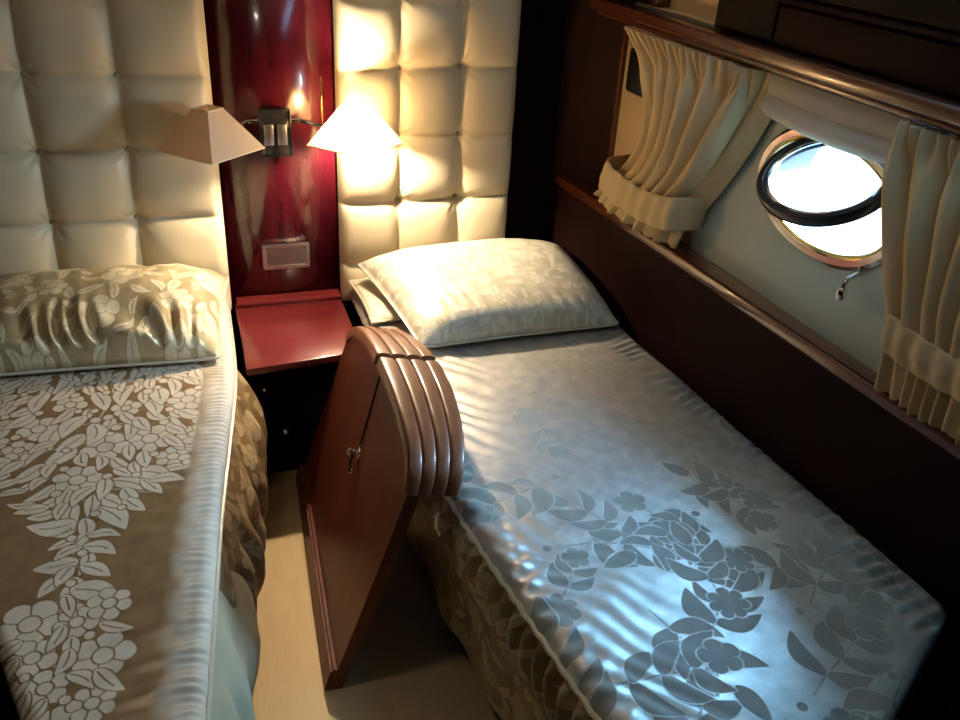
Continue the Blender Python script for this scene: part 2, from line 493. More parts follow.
# window: hull lining with oval opening ------------------------------------------------
PC, PA, PB = (1.499, 1.120), .208, .121     # centre (y, z), half width, half height
def wall_pt(y, z, off=0.0): return (WX(y) - off, y, z)
win = thing('window_1', wall_pt(PC[0], ZL), None, None); win['kind'] = 'structure'
bm = bmesh.new()
NS = 96
def rect_pt(a):
    c, s = math.cos(a), math.sin(a)
    hy = (Y1 - PC[0]) if c > 0 else (PC[0] - Y0); hz = (ZR + .05 - PC[1]) if s > 0 else (PC[1] - ZL + .01)
    k = min(hy / max(abs(c), 1e-6), hz / max(abs(s), 1e-6)); return PC[0] + c * k, PC[1] + s * k
def oval(a, k=1.0, da=0.0): return PC[0] + (PA * k + da) * math.cos(a), PC[1] + (PB * k + da) * math.sin(a)
angs = sorted([2 * math.pi * k / NS for k in range(NS)] + [math.atan2(z - PC[1], y - PC[0]) % (2 * math.pi) for y in (Y0, Y1) for z in (ZL - .01, ZR + .05)])
ri = [bm.verts.new(wall_pt(*oval(a), -.001)) for a in angs]
ro = [bm.verts.new(wall_pt(*rect_pt(a), -.001)) for a in angs]
rb = [bm.verts.new(Vector(wall_pt(*oval(a, .96), 0)) + Vector((.115, 0, 0))) for a in angs]
rx = [bm.verts.new(Vector(wall_pt(*rect_pt(a), 0)) + Vector((.115, 0, 0))) for a in angs]
n = len(angs)
for i in range(n):
    j = (i + 1) % n
    bm.faces.new((ri[i], ri[j], ro[j], ro[i]))
    bm.faces.new((rb[i], rb[j], ri[j], ri[i])).material_index = 1; bm.faces.new((rx[i], rx[j], rb[j], rb[i]))
lin = from_bm('hull_lining_panel', bm, HULL, win); lin.data.materials.append(REVEAL)
# chrome flange on the lining
def oval_ring(name, prof, mat, parent, tilt=0.0, hinge_z=None, seg=96):
    """prof: list of (da, off): section of a ring around the oval"""
    bm = bmesh.new(); rings = []
    for k in range(seg):
        a = 2 * math.pi * k / seg; ring = []
        for da, off in prof:
            y, z = oval(a, 1.0, da); o = off
            if tilt:
                dz = z - hinge_z; z = hinge_z + dz * math.cos(tilt) + o * math.sin(tilt) * 0; o = o * math.cos(tilt) - dz * math.sin(tilt)
                z += off * math.sin(tilt) * -1 * 0
            ring.append(bm.verts.new(wall_pt(y, z, o)))
        rings.append(ring)
    m = len(prof)
    for k in range(seg):
        A = rings[k]; B = rings[(k + 1) % seg]
        for i in range(m):
            bm.faces.new((A[i], A[(i + 1) % m], B[(i + 1) % m], B[i]))
    return from_bm(name, bm, mat, parent)
def circ(r, n=10, c=(0, 0), sx=1.0): return [(c[0] + r * sx * math.cos(2 * math.pi * k / n), c[1] + r * math.sin(2 * math.pi * k / n)) for k in range(n)]
oval_ring('window_flange', [(-.004, -.001), (.022, -.001), (.022, .006), (.014, .012), (.000, .012), (-.004, .008)], CHROME, win)
oval_ring('inner_seal', [(-.010, -.02), (-.002, -.02), (-.002, .010), (-.006, .012), (-.010, .008)], BRASS, win)
SC_Y, SC_Z, SC_O, SA, SB, TILT = 1.467, 1.176, .046, .146, .115, .937
def sash_pt(a, da, o):
    u = (SA + da) * math.cos(a); v = (SB + da) * math.sin(a)
    return wall_pt(SC_Y + u, SC_Z + v * math.cos(TILT) + o * math.sin(TILT), SC_O - v * math.sin(TILT) + o * math.cos(TILT))
def sash_ring(name, prof, mat, parent):
    bm = bmesh.new(); rings = [[bm.verts.new(sash_pt(2 * math.pi * k / 96, *q)) for q in prof] for k in range(96)]
    m = len(prof)
    for k in range(96):
        A = rings[k]; B = rings[(k + 1) % 96]
        for i in range(m): bm.faces.new((A[i], A[(i + 1) % m], B[(i + 1) % m], B[i]))
    return from_bm(name, bm, mat, parent)
sash = sash_ring('hinged_sash', [(-.004, -.016), (.010, -.016), (.014, -.010), (.014, .004), (.010, .010), (-.002, .010), (-.005, .004)], RUBBER, win)
sash_ring('sash_trim', circ(.0045, 8, (-.009, .002)), CHROME, sash)
bm = bmesh.new()
bm.faces.new([bm.verts.new(sash_pt(2 * math.pi * k / 96, -.006, .0)) for k in range(96)])
from_bm('pane', bm, GLASS, sash, smooth=False)
for dy in (-.05, .05):
    q0 = Vector(sash_pt(math.pi / 2, .012, -.006)) + Vector((0, dy, -.004)); q1 = Vector(wall_pt(SC_Y + dy, PC[1] + PB + .018, .008))
    tube('sash_hinge', [q0, (q0 + q1) / 2 + Vector((-.012, 0, .004)), q1], .006, CHROME, win, 8)
# catch knob and hinge screws on the flange
y, z = 1.352, PC[1] - PB - .004
p = Vector(wall_pt(y, z, .0))
kn = tube('catch_arm', [p + Vector((.0, 0, .01)), p + Vector((-.03, 0, -.004)), p + Vector((-.036, 0, -.02))], .006, CHROME, win)
lathe('catch_knob', [(0, -.016), (.009, -.014), (.012, -.004), (.010, .006), (.006, .012), (0, .013)], Matrix.Translation(p + Vector((-.036, 0, -.034))), CHROME, win)
for a in (195, 215, 237, 258, 282):
    y, z = oval(math.radians(180 - a + 180), 1.0, .013)
    lathe('flange_screw', [(0, .0), (.006, 0), (.005, .003), (0, .0045)], to_dir(wall_pt(y, z, .010), (-1, -.05, 0)), CHROME, win, 10)

# black plate at the far end of the window bay
b0 = wall_pt(2.275, 1.145, 0)
bm = bmesh.new()
bm_box(bm, (-.022, -.06, 0), (.0, .06, .125), .012, 3)
sp = from_bm('wall_speaker', bm, BLACK)
sp.location = Vector(wall_pt(2.318, 1.148, .002)) ; sp.rotation_euler = (0, 0, math.atan(.0539) * 1)
tag(sp, 'small black rounded plate on the cream lining behind the tied-back curtain', 'wall plate')
# cream facing beside the plate (part of the lining)
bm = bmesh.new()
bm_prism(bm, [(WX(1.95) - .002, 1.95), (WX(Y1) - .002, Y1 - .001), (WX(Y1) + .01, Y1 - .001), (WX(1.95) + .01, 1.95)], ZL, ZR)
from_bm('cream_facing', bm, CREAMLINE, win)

# ------------------------------------------------------------------ curtains
def curtain_sheet(topL, topR, waistL, waistR, bowL, bowR, npleat, nfine, seed, rows=90, cols=260, amp=.023, off0=.054, curl=0.0):
    """points of a gathered curtain from rail to tie; (y, z) corners; returns array"""
    t = np.linspace(0, 1, rows)[:, None]; s = np.linspace(0, 1, cols)[None, :]
    def edge(a, b, bow):
        y = a[0] + (b[0] - a[0]) * t + bow * 4 * t * (1 - t); z = a[1] + (b[1] - a[1]) * t; return y, z
    yl, zl = edge(topL, waistL, bowL); yr, zr = edge(topR, waistR, bowR)
    y = yl + (yr - yl) * s; z = zl + (zr - zl) * s
    ph = fbm(s * 3.1 + seed, t * .9, seed * 1.7)
    w1 = np.sin(2 * np.pi * npleat * s + 3.0 * ph + .35 * t)
    w2 = np.sin(2 * np.pi * nfine * s + 5 * fbm(s * 6, t * 0, seed))
    a1 = amp * smoothstep(0.02, .3, t) * (1 - .35 * smoothstep(.75, 1, t))
    a2 = .0095 * (1 - smoothstep(.03, .24, t)) + .0015
    o = off0 + a1 * w1 + a2 * w2 + .008 * fbm(s * 5, t * 3, seed + 5)
    o = o + (.03 if curl else .008) * np.sin(np.pi * s) ** .7 * smoothstep(0, .5, t) - (o - .004) * smoothstep(.84, 1.0, s) * curl
    y = y + .008 * np.cos(2 * np.pi * npleat * s + 3.0 * ph) * smoothstep(0, .3, t)
    X = WX(y) - o
    return np.stack([X, y, z + 0 * s], 2), o

def build_curtain(name, label, top, waist, bow, hem, band, npleat, nfine, seed, mirror=False, band_mat=CURTAIN, sag=.03):
    root = thing(name, wall_pt((top[0][0] + top[1][0]) / 2, ZL, .05), label, 'curtain', None)
    P, o = curtain_sheet(top[0], top[1], waist[0], waist[1], bow[0], bow[1], npleat, nfine, seed, curl=0.0 if mirror else .8)
    grid('curtain_panel', P, CURTAIN, root, thick=.0015)
    # below the tie: flared frill
    rows, cols = 26, 260
    t = np.linspace(0, 1, rows)[:, None]; s = np.linspace(0, 1, cols)[None, :]
    yl = waist[0][0] + (hem[0][0] - waist[0][0]) * t; yr = waist[1][0] + (hem[1][0] - waist[1][0]) * t
    zl = waist[0][1] + (hem[0][1] - waist[0][1]) * t; zr = waist[1][1] + (hem[1][1] - waist[1][1]) * t
    y = yl + (yr - yl) * s; z = zl + (zr - zl) * s
    oo = (.056 if mirror else .050 + .040 * np.sin(np.pi * s) ** .6) + .012 * np.sin(2 * np.pi * (npleat + 3) * s + 2 * fbm(s * 4, t * .5, seed)) * (.3 + .7 * t) + .006 * np.sin(2 * np.pi * nfine * .8 * s) * t
    z = z + .006 * np.sin(2 * np.pi * (npleat + 3) * s + 1.2) * t
    z = np.maximum(z, ZL + .003)
    grid('hem_frill', np.stack([WX(y) - oo, y, z + 0 * s], 2), CURTAIN, root, thick=.0015)
    # tie-back band around the gathers
    rows, cols = 20, 120
    t = np.linspace(0, 1, rows)[:, None]; s = np.linspace(0, 1, cols)[None, :]
    (uL, uR), (lL, lR) = band
    yu = uL[0] + (uR[0] - uL[0]) * s; zu = uL[1] + (uR[1] - uL[1]) * s - sag * 4 * s * (1 - s)
    yb = lL[0] + (lR[0] - lL[0]) * s; zb = lL[1] + (lR[1] - lL[1]) * s - sag * .8 * 4 * s * (1 - s)
    y = yu + (yb - yu) * t; z = zu + (zb - zu) * t
    e = np.clip(np.minimum(s, 1 - s) / .10, 0, 1)
    oo = .008 + (.070 if mirror else .094) * np.sqrt(1 - (1 - e) ** 2) + .004 * np.sin(np.pi * t) + .0035 * fbm(s * 9, t * 3, seed + 9) + .003 * np.sin(2 * np.pi * npleat * s) 
    Pb = np.stack([WX(y) - oo, y, z], 2)
    tb = grid('tieback', Pb, band_mat, root, thick=.003)
    # stitched edges of the band
    bm = bmesh.new()
    for row in (0, -1): bm_tube(bm, [tuple(p) for p in Pb[row][::3]], .0022, 6)
    from_bm('tieback_piping', bm, band_mat, tb)
    return root
build_curtain('window_curtain', 'cream gathered curtain tied back beside the black wall plate, lamplit and pulled open',
              ((2.335, 1.334), (1.682, 1.334)), ((2.275, .930), (1.885, .960)), (-.165, -.02), ((2.375, .834), (1.93, .834)),
              (((2.30, .980), (1.880, .990)), ((2.325, .892), (1.900, .894))), 6.5, 19, 3.0)
build_curtain('window_curtain', 'shaded grey-cream curtain tied back covering the near side of the porthole',
              ((1.308, 1.334), (.90, 1.334)), ((1.196, .962), (.93, .962)), (.015, .0), ((1.175, .836), (.92, .836)),
              (((1.200, .998), (.90, 1.000)), ((1.192, .925), (.895, .932))), 6, 14, 8.0, mirror=True, sag=.012)
# soft pelmet between the curtains
rows, cols = 40, 120
t = np.linspace(0, 1, rows)[:, None]; s = np.linspace(0, 1, cols)[None, :]
y = 1.70 + (1.30 - 1.70) * s + 0 * t
z = 1.334 - .088 * t - .010 * np.sin(np.pi * s) * t + 0 * s
o = .038 + .016 * np.sin(np.pi * np.clip((t - .50) / .5, 0, 1)) + .010 * np.sin(np.pi * np.clip(t / .5, 0, 1)) + .004 * fbm(s * 4, t * 2, 2.2)
pel = grid('fabric_blind', np.stack([WX(y) - o, y, z], 2), BLIND, None, thick=.002)
tag(pel, 'raised pale fabric blind folded above the porthole between the two curtains', 'blind')

# ------------------------------------------------------------------ upper locker and recess
lk = thing('overhead_locker', (WX(1.4) - .02, 1.4, ZR + .05), 'near-black wooden locker running above the porthole rail', 'cabinet')
def wprism(name, ya, yb, d0, d1, z0, z1, mat, parent, bev=.003):
    return prism(name, [(WX(ya) - d1, ya), (WX(yb) - d1, yb), (WX(yb) - d0, yb), (WX(ya) - d0, ya)], z0, z1, mat, parent, bev)
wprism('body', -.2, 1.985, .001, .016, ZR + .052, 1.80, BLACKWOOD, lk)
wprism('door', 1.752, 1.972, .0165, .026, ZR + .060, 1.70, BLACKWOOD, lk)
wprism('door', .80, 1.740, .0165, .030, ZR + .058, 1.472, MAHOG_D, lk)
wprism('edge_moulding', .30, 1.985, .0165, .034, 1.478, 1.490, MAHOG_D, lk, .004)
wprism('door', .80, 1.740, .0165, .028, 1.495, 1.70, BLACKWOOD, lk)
rc = thing('open_cubby', (WX(2.2), 2.19, ZR + .05), 'cream-lined open cubby above the window rail next to the dark locker', 'cubby')
wprism('cubby_lining', 1.990, 2.395, -.045, -.035, ZR + .052, 1.80, CREAMLINE, rc)
wprism('cubby_floor', 1.990, 2.395, -.034, -.002, ZR + .051, ZR + .058, CREAMLINE, rc)
wprism('cubby_side', 2.385, 2.395, -.034, .012, ZR + .059, 1.80, MAHOG_D, rc)
wprism('cubby_frame', 2.270, 2.384, -.033, .010, ZR + .059, 1.80, MAHOG_T, rc)

# ------------------------------------------------------------------ headboards
def headboard(x0, x1, xb, zb, label, z0=.44, z1=1.78):
    """biscuit-tufted board: xb button columns, zb button rows"""
    root = thing('headboard', ((x0 + x1) / 2, YB - .002, .001), label, 'headboard', 'tufted headboards')
    box('backing_board', (x0 + .012, YB - .016, .001), (x1 - .012, YB - .002, z1 - .01), MAHOG_D, root)
    gx = [x0] + list(xb) + [x1]; gz = [z0] + list(zb) + [z1]
    nx = int((x1 - x0) / .0055); nz = int((z1 - z0) / .0055)
    X, Z = np.meshgrid(np.linspace(x0, x1, nx), np.linspace(z0, z1, nz))
    Xj = X + .006 * fbm(X, Z, 4.0, 4); Zj = Z + .006 * fbm(X, Z, 9.0, 4)
    def cellc(v, g):
        g = np.array(g); k = np.clip(np.searchsorted(g, v, side='right') - 1, 0, len(g) - 2)
        return 2 * (v - g[k]) / (g[k + 1] - g[k]) - 1
    a = np.clip(np.abs(cellc(Xj, gx)), 0, 1); b = np.clip(np.abs(cellc(Zj, gz)), 0, 1)
    bulge = np.sqrt((1 - a ** 3.2) * (1 - b ** 3.2)) * .55 + .45 * (1 - a ** 2) ** .6 * (1 - b ** 2) ** .6
    d = .026 + .038 * bulge
    for bx in xb:
        for bz in zb:
            r2 = (Xj - bx) ** 2 + (Zj - bz) ** 2
            d = d - .014 * np.exp(-r2 / .020 ** 2) - .008 * np.exp(-r2 / .045 ** 2)
            th = np.arctan2(Zj - bz, Xj - bx); r = np.sqrt(r2)
            d = d + .0022 * np.cos(8 * th + bx * 40) * np.exp(-((r - .03) / .018) ** 2)
    ed = np.minimum(np.minimum(X - x0, x1 - X), np.minimum(Z - z0, z1 - Z))
    e = np.clip(ed / .028, 0, 1)
    d = d * np.sqrt(1 - (1 - e) ** 2 * .999)
    d = d + .0018 * fbm(X, Z, 1.0, 14)
    Pm = np.stack([X, YB - .017 - np.maximum(d, .0), Z], 2)
    grid('tufted_cushion', Pm, LEATHER, root)
    bt = None
    for bx in xb:
        for bz in zb:
            lathe('button', [(.0, .0065), (.004, .006), (.008, .0035), (.0095, 0), (.009, -.006)], to_dir((bx, YB - .017 - .007, bz), (0, -1, 0)), BUTTON, root, 14)
headboard(-.86, .090, (-.600, -.374, -.150), (.566, .766, .966, 1.166, 1.366, 1.566), 'cream buttoned leather headboard behind the gold-brown bed, dimmer of the two')
headboard(.434, .990, (.618, .806), (.575, .777, .978, 1.178, 1.378, 1.578), 'cream buttoned leather headboard lit by the glowing lamp, beside the dark corner')

# ------------------------------------------------------------------ wall lamp
lamp = thing('wall_lamp', (.256, YB - .002, .935), 'twin-arm wall lamp on black plate, its pyramid shades before the two headboards', 'lamp')
bm = bmesh.new(); bm_box(bm, (.213, YB - .040, .934), (.297, YB - .002, 1.066), .004)
plate = from_bm('wall_plate', bm, DARKGLASS, lamp)
bm = bmesh.new()
for lo, hi in (((.210, YB - .043, 1.063), (.300, YB - .036, 1.069)), ((.210, YB - .043, .931), (.300, YB - .036, .937)), ((.2945, YB - .043, .931), (.3005, YB - .036, 1.069)), ((.2095, YB - .043, .931), (.2155, YB - .036, 1.069))):
    bm_box(bm, lo, hi, .0015)
from_bm('plate_rim', bm, BLACK, plate)
for xx in (.236, .274):
    bm = bmesh.new(); bm_box(bm, (xx - .014, YB - .0465, .965), (xx + .014, YB - .0405, 1.025), .003)
    from_bm('rocker_switch', bm, STEEL, plate)
LY = 2.452
def shade(cx, zb, zt, rb, rt, parent):
    """square pyramid shade standing corner-on; open top and bottom"""
    bm = bmesh.new(); th = .0018
    loops = []
    for r, z in ((rb, zb), (rt, zt), (rt - th * 1.4, zt), (rb - th * 1.4, zb)):
        loops.append([bm.verts.new((cx + r * math.cos(a), LY + r * math.sin(a), z)) for a in (math.radians(q) for q in (-92, -2, 88, 178))])
    for i in range(4):
        A = loops[i]; B = loops[(i + 1) % 4]
        for k in range(4): bm.faces.new((A[k], A[(k + 1) % 4], B[(k + 1) % 4], B[k]))
    o = from_bm('lamp_shade', bm, SHADE, parent, smooth=False)
    for nm, r, z in (('bottom_trim', rb, zb), ('top_trim', rt, zt)):
        c4 = [Vector((cx + r * math.cos(a), LY + r * math.sin(a), z)) for a in (math.radians(q) for q in (-92, -2, 88, 178))]
        pts = [c4[k].lerp(c4[(k + 1) % 4], q) for k in range(4) for q in (.01, .5, .99)]
        tube(nm, pts, .0016, SHEET, o, 6, closed=True)
    return o
for cx, x0, lit in ((.070, .213, False), (.464, .297, True)):
    sgn = 1 if lit else -1
    zt, zb = 1.106, .997
    tube('arm', [(x0, YB - .022, 1.030), (x0 + sgn * .035, YB - .024, 1.030), (x0 + sgn * .075, YB - .075, 1.030), (cx - sgn * .03, LY + .03, 1.028), (cx, LY, 1.020)], .0065, CHROME, lamp, 10)
    if lit:
        tube('upright_rod', [(.385, YB - .075, 1.034), (.385, YB - .075, 1.165)], .0026, BRASS, lamp, 8)  # thin upright brass rod added beside the lit arm
    tube('socket', [(cx, LY, 1.004), (cx, LY, 1.034)], .0125, BRASS, lamp, 14)
    lathe('bulb', [(.009, 1.035), (.011, 1.040), (.0165, 1.056), (.0175, 1.066), (.013, 1.078), (.006, 1.084), (0, 1.086)], Matrix.Translation((cx, LY, 0)), BULB_ON if lit else BULB_OFF, lamp, 16)
    shade(cx, zb, zt, .142 if not lit else .138, .040, lamp)

# ------------------------------------------------------------------ vent on the wall
vt = thing('wall_vent', (.268, YB - .002, .558), 'small chrome-framed slotted vent on red wall above the shelf', 'vent')
bm = bmesh.new()
x0, x1, z0, z1, wd = .196, .341, .563, .646, .013
for lo, hi in (((x0, YB - .014, z0), (x1, YB - .002, z0 + wd)), ((x0, YB - .014, z1 - wd), (x1, YB - .002, z1)), ((x0, YB - .014, z0 + wd * .5), (x0 + wd, YB - .002, z1 - wd * .5)), ((x1 - wd, YB - .014, z0 + wd * .5), (x1, YB - .002, z1 - wd * .5))):
    bm_box(bm, lo, hi, .004)
from_bm('vent_frame', bm, STEEL, vt)
bm = bmesh.new(); bm_box(bm, (x0 + wd, YB - .005, z0 + wd), (x1 - wd, YB - .0022, z1 - wd))
for k in range(9):
    z = z0 + wd + .002 + k * .0062
    bm_box(bm, (x0 + wd, YB - .011, z), (x1 - wd, YB - .005, z + .0032), .0006)
for k in range(1, 12):
    x = x0 + wd + k * .0098
    bm_box(bm, (x, YB - .010, z0 + wd), (x + .0018, YB - .005, z1 - wd))
from_bm('grille', bm, STEEL, vt)

# ------------------------------------------------------------------ bedside shelf and its cupboard
sh = thing('bedside_shelf', (.25, 2.4, 0), 'red mahogany shelf between the two beds with dark cupboard below', 'bedside table')
prism('top', [(.098, 2.172), (.386, 2.204), (.430, 2.265), (.430, YB - .018), (.098, YB - .018)], .440, .462, MAHOG_S, sh, .004)
box('back_ledge', (.105, YB - .060, .463), (.430, YB - .002, .476), MAHOG_S, sh, .004)
box('cupboard_body', (.100, 2.325, .002), (.395, YB - .02, .439), BLACKWOOD, sh, .003)
dr = box('cupboard_door', (.104, 2.302, .06), (.392, 2.324, .432), BLACKWOOD, sh, .004)
lathe('door_knob', [(.004, 0), (.005, .008), (.010, .014), (.011, .020), (.007, .026), (0, .027)], to_dir((.203, 2.302, .168), (0, -1, 0)), CHROME, dr, 16)
lathe('door_catch', [(.006, 0), (.007, .006), (.005, .010), (0, .011)], to_dir((.150, 2.302, .318), (0, -1, 0)), CHROME, dr, 12)
box('kick_board', (.100, 2.308, .0015), (.395, 2.3245, .057), BLACKWOOD, sh, .002)

# ------------------------------------------------------------------ leaning berth front between the beds
Bp = Vector((.233, 2.255, .002)); e1 = Vector((-.0535, -.99857, 0)).normalized()
lean = Vector((.268, -.0144, .963)).normalized()
lean = (lean - e1 * lean.dot(e1)).normalized()
nrm = e1.cross(lean).normalized()
if nrm.x > 0: nrm = -nrm            # points at the aisle
def BF(s, t, d=0.0): return Bp + e1 * s + lean * t - nrm * d      # d: depth behind the face
bf = thing('berth_side_panel', tuple(BF(.42, 0)), 'leaning red-brown mahogany panel with ribbed rounded top against the right bed', 'bed panel')
top_curve = [(.086, .560), (.110, .592), (.16, .622), (.26, .654), (.38, .678), (.477, .690), (.60, .697), (.70, .696), (.78, .690), (.838, .674), (.870, .648), (.880, .616)]
outline = [(0, 0.0)] + top_curve + [(.874, .50), (.850, .25), (.823, 0)]
bm = bmesh.new()
fa = [bm.verts.new(BF(s, t, 0)) for s, t in outline]; ba = [bm.verts.new(BF(s, t, .028)) for s, t in outline]
bm.faces.new(fa); bm.faces.new(ba[::-1])
for i in range(len(outline)):
    j = (i + 1) % len(outline); bm.faces.new((fa[i], ba[i], ba[j], fa[j]))
from_bm('panel', bm, MAHOG_P, bf, smooth=False)
# reeded cap rail: section (depth, height) swept along the top curve, in two lengths
def rail(s0, s1, name):
    K = np.array(top_curve); dense = []
    L = np.concatenate([[0], np.cumsum(np.hypot(*np.diff(K, axis=0).T))])
    uu = np.linspace(0, L[-1], 90); cs = np.interp(uu, L, K[:, 0]); ct = np.interp(uu, L, K[:, 1])
    for _ in range(3):
        cs[1:-1] = (cs[:-2] + 2 * cs[1:-1] + cs[2:]) / 4; ct[1:-1] = (ct[:-2] + 2 * ct[1:-1] + ct[2:]) / 4
    keep = (uu >= s0 * L[-1] - 1e-6) & (uu <= s1 * L[-1] + 1e-6)
    cs, ct = cs[keep], ct[keep]
    sec = [(-.006, -.022), (-.007, .003)]
    for r in range(4):
        d0 = -.006 + r * .0295
        for q in np.linspace(0.08, .92, 7): sec.append((d0 + .0295 * q, .003 + .0052 * math.sin(math.pi * q) ** .35))
        if r < 3: sec.append((d0 + .0295, .0002))
    sec += [(.113, .002), (.112, -.006)]
    bm = bmesh.new(); rings = []
    n = len(cs)
    hx = Vector((1, -.12, -.13)).normalized()
    for i in range(n):
        a = max(i - 1, 0); b = min(i + 1, n - 1)
        T = Vector((cs[b] - cs[a], ct[b] - ct[a], 0)).normalized(); nn = (-T.y, T.x)
        if nn[1] < 0 and abs(nn[1]) > .2: nn = (T.y, -T.x)
        ring = []
        for d, h in sec:
            p = BF(cs[i] + nn[0] * h, ct[i] + nn[1] * h, 0) + hx * (d * (.90 + .34 * math.sin(math.pi * min(1, max(0, (cs[i] - .05) / .86))) ))
            ring.append(bm.verts.new(p))
        rings.append(ring)
    m = len(sec)
    for A, B in zip(rings[:-1], rings[1:]):
        for k in range(m): bm.faces.new((A[k], A[(k + 1) % m], B[(k + 1) % m], B[k]))
    bm.faces.new(rings[0]); bm.faces.new(rings[-1][::-1])
    return from_bm(name, bm, MAHOG_R, bf, auto=60)
rail(0, .437, 'cap_rail'); rail(.452, 1.0, 'cap_rail')
# base strip with a bead
bm = bmesh.new()
def bf_box(s0, s1, t0, t1, d0, d1, bev):
    vs = bm_box(bm, (0, 0, 0), (1, 1, 1), 0)
    for v in vs:
        s = s0 + v.co.x * (s1 - s0); t = t0 + v.co.y * (t1 - t0); d = d0 + v.co.z * (d1 - d0); v.co = BF(s, t, d)
bf_box(0.0, .826, .001, .060, -.014, -.0005, 0)
bf_box(.010, .828, .060, .068, -.009, -.0005, 0)
from_bm('base_strip', bm, MAHOG_P, bf, smooth=False)
# lift-out flap outline, catch and key
bm = bmesh.new()
bm_tube(bm, [BF(.478, .672, -.0012), BF(.488, .56, -.0012), BF(.491, .47, -.0012)], .0022, 6)
from_bm('seam_bead', bm, BLACKWOOD, bf)
lk_M = to_dir(BF(.493, .447, 0), nrm)
lc = lathe('lock_plate', [(0, .004), (.010, .004), (.014, .002), (.015, 0)], lk_M, CHROME, bf, 20)
lathe('lock_knob', [(.004, .003), (.005, .012), (.010, .016), (.011, .022), (.007, .028), (0, .029)], lk_M, CHROME, lc, 16)
tube('key', [BF(.493, .447, -.012), BF(.503, .417, -.016), BF(.497, .395, -.010), BF(.489, .389, -.008)], .003, BLACK, lc, 8)
lathe('key_tip', [(0, .006), (.005, .004), (.006, 0)], to_dir(BF(.483, .383, -.001), nrm), CHROME, lc, 12)
# small foot catch under the near end of the rail
tube('end_catch', [BF(.880, .575, .075), BF(.885, .545, .085), BF(.880, .525, .10)], .007, CHROME, bf, 10)

# ------------------------------------------------------------------ beds
ZM = .520
# (y, x) polylines
LR = [(2.54, .075), (2.07, .067), (1.5, -.012), (.99, -.066), (.55, -.115)]       # left bed, aisle edge
LLft = [(2.54, -.78), (1.95, -.74), (1.45, -.47), (1.209, -.382), (1.064, -.333), (.55, -.20)]
RL = [(2.54, .452), (2.10, .452), (1.70, .456), (1.45, .468), (1.38, .473), (.82, .548), (.46, .60)]
RR = [(2.54, 1.167), (2.097, 1.192), (.872, 1.292)]

def bed(name, polyo, label, inset=.03):
    root = thing(name, (sum(p[0] for p in polyo) / len(polyo), sum(p[1] for p in polyo) / len(polyo), 0), label, 'bed')
    c = Vector((root.location.x, root.location.y))
    def ins(k):
        P = [Vector(p) for p in polyo]; n = len(P); area = sum(P[i].x * P[(i + 1) % n].y - P[(i + 1) % n].x * P[i].y for i in range(n)); sg = 1 if area > 0 else -1
        out = []
        for i in range(n):
            a = (P[i] - P[i - 1]).normalized(); b = (P[(i + 1) % n] - P[i]).normalized()
            na = Vector((-a.y, a.x)) * sg; nb = Vector((-b.y, b.x)) * sg; m = (na + nb).normalized()
            out.append(tuple(P[i] + m * (k / max(.4, m.dot(na)))))
        return out
    prism('bed_base', ins(.10), .001, .27, BLACKWOOD, root, .004)
    prism('mattress', ins(.055), .272, ZM - .034, MATTRESS, root, .02)
    return root
lp = [(x, y) for y, x in LR] + [(x, y) for y, x in LLft[::-1]]
bed('single_bed', lp, 'bed on the left under gold-brown floral spread, before the dimmer headboard')
FOOT = [(1.292, .872), (1.010, .690), (.60, .43)]
rp = [(x, y) for y, x in RL] + [FOOT[1]] + [(x, y) for y, x in RR[::-1]]
bed('single_bed', rp, 'bed on the right under silvery-blue floral spread, beside the hull wall')

def spread_grid(L, R, y0, y1, rows, cols, foot=None):
    t = np.linspace(0, 1, rows)[:, None]; s = np.linspace(0, 1, cols)[None, :]
    yl = y1 + (y0[0] - y1) * t; yr = y1 + (y0[1] - y1) * t
    xl = lerp_poly(L, yl)[0]; xr = lerp_poly(R, yr)[0]
    X = xl + (xr - xl) * s; Y = yl + (yr - yl) * s
    return X, Y, t, s

# left spread ------------------------------------------------------------------
def smooth_poly(P, n=60):
    P = np.array(P); k = np.linspace(P[0, 0], P[-1, 0], n); v = np.interp(k, P[::-1, 0] if P[0, 0] > P[-1, 0] else P[:, 0], P[::-1, 1] if P[0, 0] > P[-1, 0] else P[:, 1])
    for _ in range(25): v[1:-1] = (v[:-2] + 2 * v[1:-1] + v[2:]) / 4
    return list(zip(k, v))
LRs = smooth_poly(LR); RLs = smooth_poly(RL)
sl = thing('bedspread', (-.3, 1.5, ZM), 'gold-brown satin spread with pale bouquets on the left bed', 'bedspread')
X, Y, t, s = spread_grid(LLft, LRs, (.56, .56), 2.535, 640, 280)
dE = (1 - s) * (lerp_poly(LRs, Y)[0] - lerp_poly(LLft, Y)[0])      # distance from the aisle edge
dL = s * (lerp_poly(LRs, Y)[0] - lerp_poly(LLft, Y)[0])
Z = ZM + .0035 * fbm(X, Y, .3, 6) + .0015 * fbm(X, Y, 3.3, 18)
edge_roll = .026 * (1 - np.sqrt(np.clip(1 - (1 - np.clip(dE / .030, 0, 1)) ** 2, 0, 1)))
ripple = .0022 * np.sin(2 * np.pi * Y / .017 + 6 * fbm(X, Y, 7, 9)) * smoothstep(.075, .02, dE) * (1 - .4 * smoothstep(.015, .0, dE))
fold = .0045 * np.sin(2 * np.pi * Y / .075 + 4 * fbm(X, Y, 5, 3)) * smoothstep(.22, .05, dE) * smoothstep(1.75, 1.3, Y)
Z = Z - edge_roll + ripple + fold - .02 * (1 - np.sqrt(np.clip(1 - (1 - np.clip(dL / .03, 0, 1)) ** 2, 0, 1)))
DL = Design()
DL.bouquet(-.235, 2.15, -.05, -1, .37, .88, 5, 1.3)
DL.bouquet(-.285, 1.29, .0, -1, .095, .6, 9)
DL.bouquet(-.62, 2.2, -.0, -1, .12, .6, 19)
F = DL.field(X, Y)
